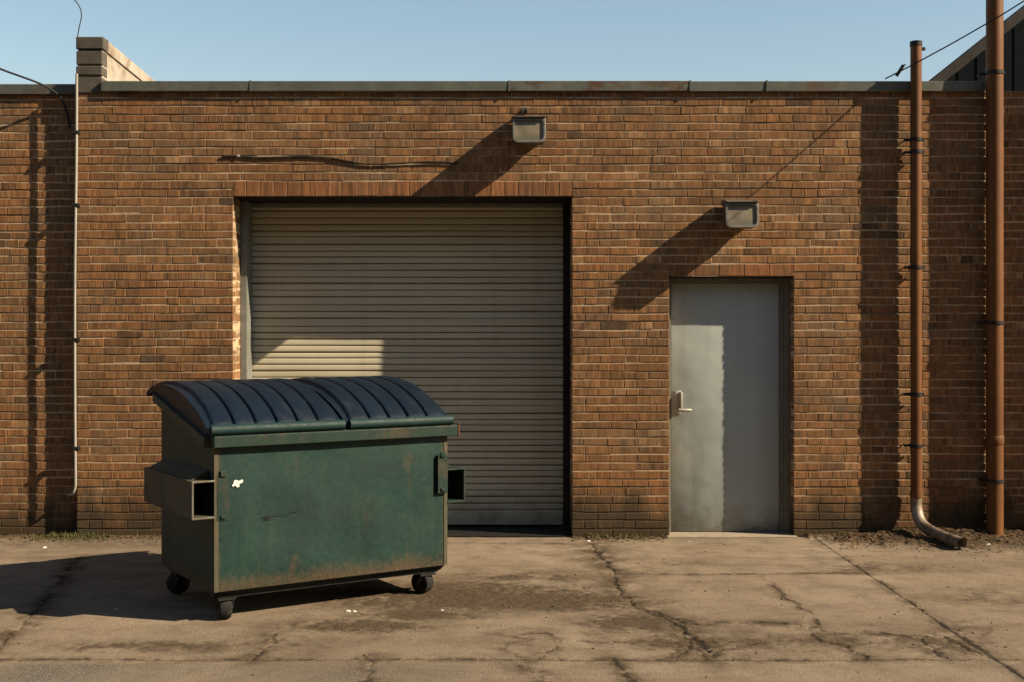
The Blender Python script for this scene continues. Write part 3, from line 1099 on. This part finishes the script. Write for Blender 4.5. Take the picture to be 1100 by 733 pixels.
def lid(x0, x1, npan, label):
    w = (x1 - x0)
    pw_ = (w - .06) / npan
    xs_ = []
    prof_x = []
    # cross profile: broad crowned panels parted by narrow channels
    def hx_(x):
        q = x - x0 - .03
        if q < 0 or q > w - .06:
            return 0.0
        k = (q % pw_) / pw_
        if k < .06: s = k / .06
        elif k > .88: s = max(0, (1 - k) / .12)
        else: s = 1
        s = s * s * (3 - 2 * s)
        return .020 * s + .006 * math.sin(PI * k) * s
    n = npan * 26
    xs_ = [x0 + w * i / n for i in range(n + 1)]
    v, f = [], []
    ny = len(PRL)
    wob = [random.uniform(0, 6) for _ in range(3)]
    for j, (y, z) in enumerate(PRL):
        t = j / (ny - 1)
        a = min(1, max(0, (t - .06) / .10)) * min(1, max(0, (1 - t) / .05))
        a = a * a * (3 - 2 * a)
        for x in xs_:
            bend = .028 * math.sin(PI * min(1, t * 1.15)) ** 2       # ribs lean a little along their length
            v.append((x, y, z + a * hx_(min(max(x - bend * (1 if .02 < (x - x0) / w < .98 else 0), x0), x1)) + .003 * math.sin(3 * x + wob[0]) * math.sin(4 * y + wob[1])))
    N = n + 1
    for j in range(ny - 1):
        for i in range(n):
            a = j * N + i
            f.append((a, a + 1, a + N + 1, a + N))
    top = len(v)
    # underside
    for (y, z) in PRL:
        v.append((x0 + .004, y, z - .022))
        v.append((x1 - .004, y, z - .022))
    for j in range(ny - 1):
        a = top + 2 * j
        f.append((a, a + 2, a + 3, a + 1))
        f.append((j * N, (j + 1) * N, a + 2, a))
        f.append((j * N + n, a + 1, a + 3, (j + 1) * N + n))
    f.append(tuple(range(N)) + (top + 1, top))
    f.append(tuple((ny - 1) * N + i for i in range(N))[::-1] + (top + 2 * ny - 2, top + 2 * ny - 1))
    m = MB()
    m.add(v, f)
    # end skirts under the dome down to the sloping rim
    for X in (x0 + .016, x1 - .024):
        k0 = [i for i, (y, z) in enumerate(PRL) if 0.02 <= y <= 1.0]
        poly = [(PRL[i][0], PRL[i][1] - .012) for i in k0]
        low = [(y, ZF + .035 + (ZK - ZF) * max(0, min(1, y / DDP))) for y, z in poly][::-1]
        keep = [(y, min(z, dict(poly).get(y, 9) - .001)) for y, z in low]
        m.prism(poly + keep, 'x', X, X + .008)
    o = m.build('lid', M['lid'], ds, smooth=50)
    o['label'] = label
    m = MB()
    m.tube([(x0 + .008, -.044, 1.142), (x1 - .008, -.044, 1.142)], .031, 16)
    m.build('rolled_edge', M['lidedge'], o, smooth=40)
    m = MB()
    for x in (x0 + .12, x1 - .16):
        m.box(x, x + .05, 1.0, 1.10, 1.385, 1.405, 0, .004)
    return o


lid(-.048, .822, 6, 'left navy ribbed lid')
lid(.842, DWD + .02, 5, 'right navy ribbed lid')
m = MB()
m.tube([(-.02, DDP + .06, 1.30), (DWD + .02, DDP + .06, 1.30)], .016, 10)
m.build('hinge_rod', M['black'], ds, smooth=40)


def caster(x, y, ang):
    m = MB()
    m.box(x - .055, x + .055, y - .05, y + .05, ZB - .058, ZB - .046)
    c, s = math.cos(ang), math.sin(ang)
    fork = MB()
    R = .072
    ax = Vector((c, s, 0))        # axle direction
    fw = Vector((-s, c, 0))
    ctr = Vector((x, y, R)) + fw * .02
    for k in (-1, 1):
        p = ctr + ax * (.046 * k)
        q = Vector((x, y, ZB - .056)) + ax * (.038 * k)
        m.tube([p - Vector((0, 0, .01)), p.lerp(q, .5) + fw * -.004, q], [.011, .015, .024], 8)
    m.tube([ctr - ax * .054, ctr + ax * .054], .009, 8)
    o = m.build('caster', M['black'], ds, smooth=40)
    w = MB()
    w.tube([ctr + ax * t for t in (-.038, -.032, -.02, .02, .032, .038)], [R - .014, R - .003, R, R, R - .003, R - .014], 28)
    w.build('wheel', M['tyre'], o, smooth=40)


for (x, y, a) in ((.085, .065, -.15), (DWD - .135, .055, .35), (.10, DDP - .10, .9), (DWD - .13, DDP - .10, -.4)):
    caster(x, y, a)

# ------------------------------------------------------------------ ground: one sheet, gridded finely where the photo looks
def grow(a, lo, hi, n0=1.35, s=.02):
    return a


def lines(dense0, dense1, step, lo, hi):
    d = list(np.arange(dense0, dense1 + 1e-6, step))
    s, x = step, dense1
    up = []
    while x < hi:
        s *= 1.35
        x += s
        up.append(x)
    s, x = step, dense0
    dn = []
    while x > lo:
        s *= 1.35
        x -= s
        dn.append(x)
    return np.array(dn[::-1] + d + up)


def fbm(X, Y, scale, octv=4, seed=0, rough=.5):
    r = np.random.default_rng(seed)
    out = np.zeros_like(X)
    amp, tot = 1.0, 0.0
    for o_ in range(octv):
        g = r.random((257, 257))
        x = ((X + 70.0) * scale + 91.3 * o_) % 256
        y = ((Y + 70.0) * scale + 37.7 * o_) % 256
        xi, yi = x.astype(int), y.astype(int)
        fx, fy_ = x - xi, y - yi
        fx, fy_ = fx * fx * (3 - 2 * fx), fy_ * fy_ * (3 - 2 * fy_)
        a = g[yi, xi] * (1 - fx) + g[yi, xi + 1] * fx
        b = g[yi + 1, xi] * (1 - fx) + g[yi + 1, xi + 1] * fx
        out += amp * (a * (1 - fy_) + b * fy_)
        tot += amp
        amp *= rough
        scale *= 2.03
    return out / tot


gx = lines(-4.35, 4.35, .0086, -60, 60)
gyl = lines(-4.35, .06, .0086, -60, 60)
GX, GY = np.meshgrid(gx, gyl)
n1 = fbm(GX, GY, 1.3, 5, 1)
n2 = fbm(GX, GY, 6.0, 5, 2, .6)
n3 = fbm(GX, GY, 22., 4, 3, .6)
warpx = GX + (fbm(GX, GY, 8, 5, 4, .68) - .5) * .13
warpy = GY + (fbm(GX, GY, 8, 5, 5, .68) - .5) * .13
swx = GX + (fbm(GX, GY, 30, 3, 6, .6) - .5) * .022
swy = GY + (fbm(GX, GY, 30, 3, 7, .6) - .5) * .022


def pdist(X, Y, pts):
    d = np.full(X.shape, 9.0)
    for (x0, y0), (x1, y1) in zip(pts[:-1], pts[1:]):
        lx, ly = x1 - x0, y1 - y0
        L2 = lx * lx + ly * ly + 1e-12
        pad = .35
        msk = (X > min(x0, x1) - pad) & (X < max(x0, x1) + pad) & (Y > min(y0, y1) - pad) & (Y < max(y0, y1) + pad)
        if not msk.any():
            continue
        x, y = X[msk], Y[msk]
        t = np.clip(((x - x0) * lx + (y - y0) * ly) / L2, 0, 1)
        dd = np.hypot(x - x0 - t * lx, y - y0 - t * ly)
        d[msk] = np.minimum(d[msk], dd)
    return d


def sm(d, a, b):
    t = np.clip((d - a) / (b - a), 0, 1)
    return 1 - t * t * (3 - 2 * t)


crack = np.zeros_like(GX)
soil = np.zeros_like(GX)
stain = np.zeros_like(GX)
asph = np.zeros_like(GX)
H = (n1 - .5) * .012

# cast joints (straight), px polylines
JX = 2.53
joints = [
    ([(-12, G(550, 708.5)[1] + .005), (12, G(550, 708)[1])], .011, .8),
    ([G(652, 616.5), (JX, G(930, 615.5)[1])], .012, 1.0),
    ([(JX, 0), (JX, G(1010, 670)[1])], .008, .9),
    ([(JX, G(1010, 670)[1]), (JX + .02, -6)], .014, 1.0),
    ([G(480, 583), G(640, 584)], .006, .5),
]
for pts_, w_, k_ in joints:
    d = pdist(swx, swy, pts_)
    wv = w_ * (.5 + .5 * n2 + .6 * n3)
    crack = np.maximum(crack, sm(d, wv * .5, wv * 1.3) * k_ * np.clip(.35 + n2 * 1.2, 0, 1))
    soil = np.maximum(soil, sm(d, 0, .09) * .8 * np.clip((n2 * .7 + n3 * .5 - .50) * 5, 0, 1))
    H -= sm(d, wv * .3, wv * 1.4) * .007 * k_
cr = [
    ([(634, 584), (659, 615), (663, 629), (670, 638), (684, 653), (717, 665), (735, 676), (752, 690), (768, 706)], .017, 1, .16),
    ([(684, 653), (700, 656), (737, 669), (790, 668), (840, 668), (868, 672), (880, 688), (905, 693), (922, 700), (932, 707)], .012, .9, .08),
    ([(870, 672), (890, 678), (930, 679), (955, 681), (975, 685), (1012, 682)], .011, .8, .08),
    ([(818, 619), (836, 633), (850, 645), (870, 658), (876, 671)], .007, .6, .03),
    ([(740, 685), (770, 691), (800, 693), (832, 689), (862, 688)], .009, .7, .07),
    ([(670, 689), (640, 688), (612, 689), (597, 695), (583, 703), (575, 709)], .010, .8, .06),
    ([(560, 680), (585, 679), (602, 684), (598, 694)], .008, .6, .04),
    ([(655, 706), (672, 722), (678, 734)], .012, .7, .08),
    ([(556, 716), (575, 720), (590, 733)], .012, .6, .07),
    ([(392, 706), (399, 718), (392, 734)], .014, .7, .10),
    ([(298, 679), (290, 690), (276, 700), (270, 708)], .014, .8, .08),
    ([(86, 598), (62, 628), (40, 655), (25, 671), (10, 682), (-14, 700)], .014, .8, .10),
    ([(990, 686), (1000, 697), (1012, 705)], .012, .8, .08),
    ([(1012, 682), (1035, 695), (1062, 707)], .015, .7, .12),
    ([(640, 640), (620, 646), (590, 645), (560, 650)], .010, .45, .10),
    ([(735, 676), (742, 694), (720, 706)], .010, .8, .10),
]
for pp, w_, k_, sw in cr:
    pts_ = [G(*q) for q in pp]
    d = pdist(warpx, warpy, pts_)
    wv = w_ * np.clip((n3 * 1.2 + n2 * .9 - .62) * 1.9, .12, 1.5)
    crack = np.maximum(crack, sm(d, wv * .45, wv * 1.2) * k_ * np.clip(.35 + (n2 - .3) * 2.2, .25, 1))
    soil = np.maximum(soil, sm(d, 0, sw * 1.25) * .95 * np.clip((n2 * .7 + n3 * .5 - .46) * 5, 0, 1))
    stain = np.maximum(stain, sm(d, 0, sw * 2.6) * .75 * np.clip((n2 - .33) * 4, 0, 1))
    H -= sm(d, wv * .3, wv * 1.5) * .010 * k_

# map cracking in the broken strip ahead of the slabs
rs = np.random.default_rng(5)
cells = np.stack([rs.uniform(-.4, 3.2, 90), rs.uniform(-3.95, -2.55, 90)], -1)
msk = (GX > -.35) & (GX < 3.1) & (GY > -3.9) & (GY < -2.6)
xx, yy = warpx[msk], warpy[msk]
f1 = np.full(xx.shape, 9.0)
f2 = np.full(xx.shape, 9.0)
for cx_, cy_ in cells:
    d = np.hypot(xx - cx_, (yy - cy_) * 1.15)
    f2 = np.minimum(f2, np.maximum(f1, d))
    f1 = np.minimum(f1, d)
ed = f2 - f1
on = np.clip((fbm(GX, GY, 1.9, 3, 8)[msk] - .47) * 9, 0, 1)
band = np.clip(1.25 - np.abs((GY[msk] + 3.40) / .42), 0, 1) * np.clip((3.0 - GX[msk]) * 2, 0, 1) * np.clip((GX[msk] + .3) * 2, 0, 1)
on = on * np.clip(band * 2, 0, 1)
cw = .010 * np.clip((n3[msk] * 1.3 - .2), .2, 1.2)
crack[msk] = np.maximum(crack[msk], sm(ed, cw * .5, cw * 1.6) * on * .8)
soil[msk] = np.maximum(soil[msk], sm(ed, 0, .07) * on * .8 * np.clip((n3[msk] * .6 + n2[msk] * .6 - .42) * 5, 0, 1))
stain[msk] = np.maximum(stain[msk], np.clip(band * .75, 0, .6) * np.clip((n2[msk] - .36) * 4, 0, 1))
hh = H[msk]
hh -= sm(ed, 0, .02) * on * .006
H[msk] = hh

# soil creeping over the slabs: soft ellipses broken up by noise  (px, py, rx, ry, strength)
for (px, py, rx, ry, k_) in ((500, 640, 1.15, .6, .85), (600, 645, .8, .34, 1.0), (520, 648, .6, .16, 1.0), (455, 660, .55, .2, .8), (690, 668, .5, .3, .8), (745, 690, .55, .25, .7), (380, 672, .6, .22, .8),
                             (160, 694, .8, .2, .5), (560, 620, .9, .35, .45), (800, 690, .9, .18, .5), (905, 688, .5, .2, .5), (1010, 690, .4, .3, .55), (395, 640, .4, .2, .5),
                             (640, 600, .3, .3, .4), (740, 605, .6, .2, .3), (960, 610, .8, .3, .4), (1060, 640, .8, .6, .3), (300, 690, .5, .3, .35)):
    x, y = G(px, py)
    q = np.hypot((GX - x) / rx, (GY - y) / ry)
    base = np.clip(1.15 - q, 0, 1)
    stain = np.maximum(stain, np.clip(base * 2.1 * k_ * np.clip((n2 * .6 + n3 * .5 - .33) * 3.6, 0, 1), 0, .95))
    soil = np.maximum(soil, np.clip((base * k_ * 1.5 - 1.28 + (n3 * .9 + n2 * .8)) * 2.2, 0, 1) * .85 * (base > 0))
# drift of soil against the walls
edge = np.clip(1 + (GY + .02) / .20, 0, 1) * (GY < .25)
wl = np.where(GX < SX0 - .1, 1.0, np.where(GX < SX1, .25, np.where(GX < DX0, .7, np.where(GX < DX1 + .1, .12, 1.0))))
dr_ = np.clip(edge * wl * 1.6 - .45 + (n2 - .5) * 1.4, 0, 1)
soil = np.maximum(soil, dr_)
lw = np.where(GX < -2.2, 1.0, 0) * np.clip(1 + (GY) / .75, 0, 1)
stain = np.maximum(stain, np.clip(lw * 1.3 + (n2 - .55) * 1.6, 0, .7) * (lw > 0))
H += dr_ * .018 * (GY < .1)
# heap at the foot of the pipes
hq = np.hypot((GX - 3.75) / 1.35, (GY + .05) / .62)
hb = np.clip(1.1 - hq + (n2 - .5) * .5, 0, 1)
soil = np.maximum(soil, np.clip(hb * 2.4 - .15, 0, 1))
H += np.clip(hb, 0, 1) ** 1.3 * .055 * (.55 + .9 * n2) * (GX > 2.45)
H += soil * (n3 - .4) * .016
# old asphalt in front of the slabs
ya = G(550, 712)[1]
asph = np.clip((ya - GY) / .05 + (n2 - .5) * 2.0, 0, 1) * np.clip(.95 - (GX + 2.9) / 3.4 + (n1 - .5) * 1.6, 0.10, 1) * .9
out = (np.abs(GX) > 4.5) | (GY < -4.45) | (GY > .07)
fade = 1.0 * ~((np.abs(GX) > 6.5) | (GY < -6) | (GY > .07))
H = H * fade
H[GY > .04] = np.minimum(H[GY > .04], 0) - .002
# keep the sheet level under the dumpster's wheels
H = H - .004
verts = np.stack([GX, GY, H], -1).reshape(-1, 3)
ny_, nx_ = GX.shape
ii = np.arange((ny_ - 1) * (nx_ - 1))
r_, c_ = ii // (nx_ - 1), ii % (nx_ - 1)
a_ = r_ * nx_ + c_
faces = np.stack([a_, a_ + 1, a_ + nx_ + 1, a_ + nx_], -1)
me = bpy.data.meshes.new('ground')
me.vertices.add(len(verts))
me.vertices.foreach_set('co', verts.astype(np.float32).ravel())
me.loops.add(faces.size)
me.loops.foreach_set('vertex_index', faces.astype(np.int32).ravel())
me.polygons.add(len(faces))
me.polygons.foreach_set('loop_start', (np.arange(len(faces)) * 4).astype(np.int32))
me.polygons.foreach_set('use_smooth', np.ones(len(faces), bool))
me.update(calc_edges=True)
me.validate()
for nm, arr in (('crack', crack), ('soil', soil), ('stain', stain), ('asphalt', asph)):
    at = me.attributes.new(nm, 'FLOAT', 'POINT')
    at.data.foreach_set('value', np.clip(arr, 0, 1).astype(np.float32).ravel())
me.materials.append(M['ground'])
go = bpy.data.objects.new('ground', me)
COL.objects.link(go)
go['kind'] = 'structure'


def gh(x, y):
    j = int(np.clip(np.searchsorted(gx, x), 0, nx_ - 1))
    i = int(np.clip(np.searchsorted(gyl, y), 0, ny_ - 1))
    return float(H[i, j])


# ------------------------------------------------------------------ loose stuff on the ground
def flake(mb, x, y, z, s, el=1.0):
    a = random.uniform(0, 2 * PI)
    t1, t2 = random.uniform(-.5, .5), random.uniform(-.4, .4)
    R = Matrix.Rotation(a, 3, 'Z') @ Matrix.Rotation(t1, 3, 'X') @ Matrix.Rotation(t2, 3, 'Y')
    pts = [(-s * el, 0, 0), (-s * .3, -s * .5, s * .1), (s * .6 * el, -s * .3, 0), (s * el, 0, s * .15), (s * .3, s * .5, s * .12), (-s * .5, s * .35, 0)]
    mb.add([Vector((x, y, z)) + R @ Vector(p) for p in pts], [tuple(range(6))])


m = MB()
for _ in range(2600):
    if random.random() < .75:
        x = random.uniform(2.6, 4.9)
        y = -abs(random.gauss(0, .24)) - .02
    else:
        x = random.choice([random.uniform(-4.6, -2.4), random.uniform(.5, 1.3)])
        y = -abs(random.gauss(0, .10)) - .02
    s = random.uniform(.004, .017)
    flake(m, x, y, gh(x, y) + .006, s, random.uniform(1, 1.6))
for _ in range(420):
    x, y = random.uniform(-4.2, 4.2), random.uniform(-4.2, -.1)
    flake(m, x, y, gh(x, y) + .003, random.uniform(.003, .008))
tag(m.build('leaf_litter', M['leafdebris'], recalc=False), 'brown leaf litter and crumbs strewn along the foot of the walls', 'litter', kind='stuff')
m = MB()
for _ in range(160):
    x = random.uniform(2.7, 4.7)
    y = -abs(random.gauss(0, .22)) - .03
    a = random.uniform(0, PI)
    l = random.uniform(.03, .11)
    z0 = gh(x, y) + .008
    m.tube([(x, y, z0), (x + math.cos(a) * l * .5, y + math.sin(a) * l * .5, z0 + random.uniform(0, .012)), (x + math.cos(a + .3) * l, y + math.sin(a + .3) * l, z0)], random.uniform(.0012, .003), 5)
tag(m.build('twigs', M['leafdebris'], recalc=False), 'dry twigs lying on the soil heap under the pipes', 'twigs', kind='stuff')
m = MB()
import bmesh
bm0 = bmesh.new()
bmesh.ops.create_icosphere(bm0, subdivisions=1, radius=1)
bm0.verts.index_update()
IV, IF = [p.co.copy() for p in bm0.verts], [[q.index for q in f.verts] for f in bm0.faces]
bm0.free()
for _ in range(1500):
    r = random.random()
    if r < .4:
        x, y = random.uniform(2.5, 4.8), -abs(random.gauss(0, .3)) - .03
    elif r < .7:
        px, py = random.choice([(690, 660), (740, 682), (600, 645), (880, 688), (1010, 690), (380, 672), (470, 645)])
        x, y = G(px + random.gauss(0, 45), py + random.gauss(0, 9))
    else:
        x, y = random.uniform(-4.2, 4.2), random.uniform(-4.2, -.05)
    s = random.choice((.002, .002, .003, .003, .004, .005, .008)) * random.uniform(.8, 1.2)
    z0 = gh(x, y)
    R = Matrix.Rotation(random.uniform(0, 6), 3, 'Z')
    k = Vector((random.uniform(.8, 1.4), random.uniform(.7, 1.1), random.uniform(.5, .8)))
    m.add([Vector((x, y, z0 + s * .3)) + R @ Vector((p.x * k.x, p.y * k.y, p.z * k.z)) * s for p in IV], IF)
tag(m.build('pebbles', M['pebble'], recalc=False), 'small loose stones scattered over the cracked slabs', 'pebbles', kind='stuff')


def grass(name, spots, label):
    m = MB()
    for (x0, x1, n, hmax, ys) in spots:
        for _ in range(n):
            x = random.uniform(x0, x1)
            y = -abs(random.gauss(0, ys)) - .01
            h = random.uniform(.25, 1) * hmax
            a = random.uniform(0, 2 * PI)
            w = random.uniform(.0015, .0035)
            dx, dy = math.cos(a), math.sin(a)
            lean = random.uniform(.2, 1.1) * h
            z0 = gh(x, y) - .003
            px_, py_ = -dy * w, dx * w
            m.add([(x - px_, y - py_, z0), (x + px_, y + py_, z0), (x + dx * lean * .35 + px_ * .8, y + dy * lean * .35 + py_ * .8, z0 + h * .6), (x + dx * lean * .35 - px_ * .8, y + dy * lean * .35 - py_ * .8, z0 + h * .6),
                   (x + dx * lean, y + dy * lean, z0 + h)], [(0, 1, 2, 3), (3, 2, 4)])
    return tag(m.build(name, M['grass'], recalc=False), label, 'grass', kind='stuff')


grass('grass', [(-4.0, -3.35, 420, .035, .10), (-3.85, -3.5, 260, .05, .07), (-4.6, -2.4, 260, .025, .12)], 'sparse low grass at the foot of the wall by the pale conduit')
grass('weeds', [(.62, 1.15, 260, .05, .05), (2.5, 2.9, 60, .03, .06), (1.0, 1.3, 60, .03, .03)], 'thin weeds at the foot of the brickwork between shutter and door')


def scrap(px, py, s, label, shape=1.5):
    x, y = G(px, py)
    m = MB()
    n = 9
    ring = [(math.cos(k * 2 * PI / n) * s * shape * random.uniform(.7, 1.1), math.sin(k * 2 * PI / n) * s * random.uniform(.6, 1.1), random.uniform(.002, s * .5)) for k in range(n)]
    top = [(a * .55, b * .5, c + s * random.uniform(.15, .5)) for a, b, c in ring]
    bot = [(a, b, 0) for a, b, c in ring]
    v = bot + ring + top + [(0, 0, s * .5)]
    f = []
    for lv in (0, 1):
        for k in range(n):
            j = (k + 1) % n
            f.append((lv * n + k, lv * n + j, (lv + 1) * n + j, (lv + 1) * n + k))
    for k in range(n):
        f.append((2 * n + k, 2 * n + (k + 1) % n, 3 * n))
    m.add(v, f)
    o = m.build('paper_scrap', M['paper'])
    o.location = (x, y, gh(x, y) - .001)
    o.rotation_euler[2] = random.uniform(-.5, .5)
    return tag(o, label, 'litter', 'white scraps of litter')


scrap(374, 656.5, .014, 'crumpled white scrap in front of the dumpster, left of a flatter one')
scrap(381, 656.5, .010, 'small flat white scrap in front of the dumpster, right of a crumpled one')
scrap(475, 655, .008, 'crumb of white litter on the slab right of the dumpster wheel')
scrap(632, 581, .016, 'white scrap at the foot of the brickwork beside the shutter')
scrap(740, 582, .012, 'white scrap on the slab in front of the steel door')
scrap(125, 654, .010, 'pale scrap lying in the shadow left of the dumpster')
scrap(48, 588, .014, 'pale scrap by the set-back wall at the far left')
scrap(1062, 587, .013, 'white scrap on the soil in front of the thick standpipe')

# ------------------------------------------------------------------ light
sv = Vector((1, -.30, .73)).normalized()
sd = bpy.data.lights.new('sun', 'SUN')
sd.energy = 5.0
sd.angle = math.radians(.5)
sd.color = (1.0, .84, .61)
so = bpy.data.objects.new('sun', sd)
COL.objects.link(so)
so.rotation_euler = sv.to_track_quat('Z', 'Y').to_euler()
so.location = (20, -10, 15)
w = bpy.data.worlds.new('World')
sc.world = w
w.use_nodes = True
nt = w.node_tree
bg = nt.nodes['Background']
sky = nt.nodes.new('ShaderNodeTexSky')
sky.sky_type = 'NISHITA'
sky.sun_disc = False
sky.sun_elevation = math.asin(sv.z)
sky.sun_rotation = math.atan2(sv.x, sv.y)
sky.air_density = 1.45
sky.dust_density = .3
sky.ozone_density = 1.0
nt.links.new(sky.outputs[0], bg.inputs[0])
bg.inputs[1].default_value = .05

# ------------------------------------------------------------------ camera
cam = bpy.data.cameras.new('camera')
cam.sensor_width = 36
cam.lens = 36 * F / 1100
cam.shift_y = (HY - 366.5) / 1100
cam.clip_end = 500
co_ = bpy.data.objects.new('camera', cam)
COL.objects.link(co_)
co_.location = (0, -DW, EYE)
co_.rotation_euler = (PI / 2, 0, 0)
sc.camera = co_
sc.view_settings.view_transform = 'Standard'
sc.view_settings.look = 'None'
sc.view_settings.gamma = 1
sc.view_settings.exposure = 1.4
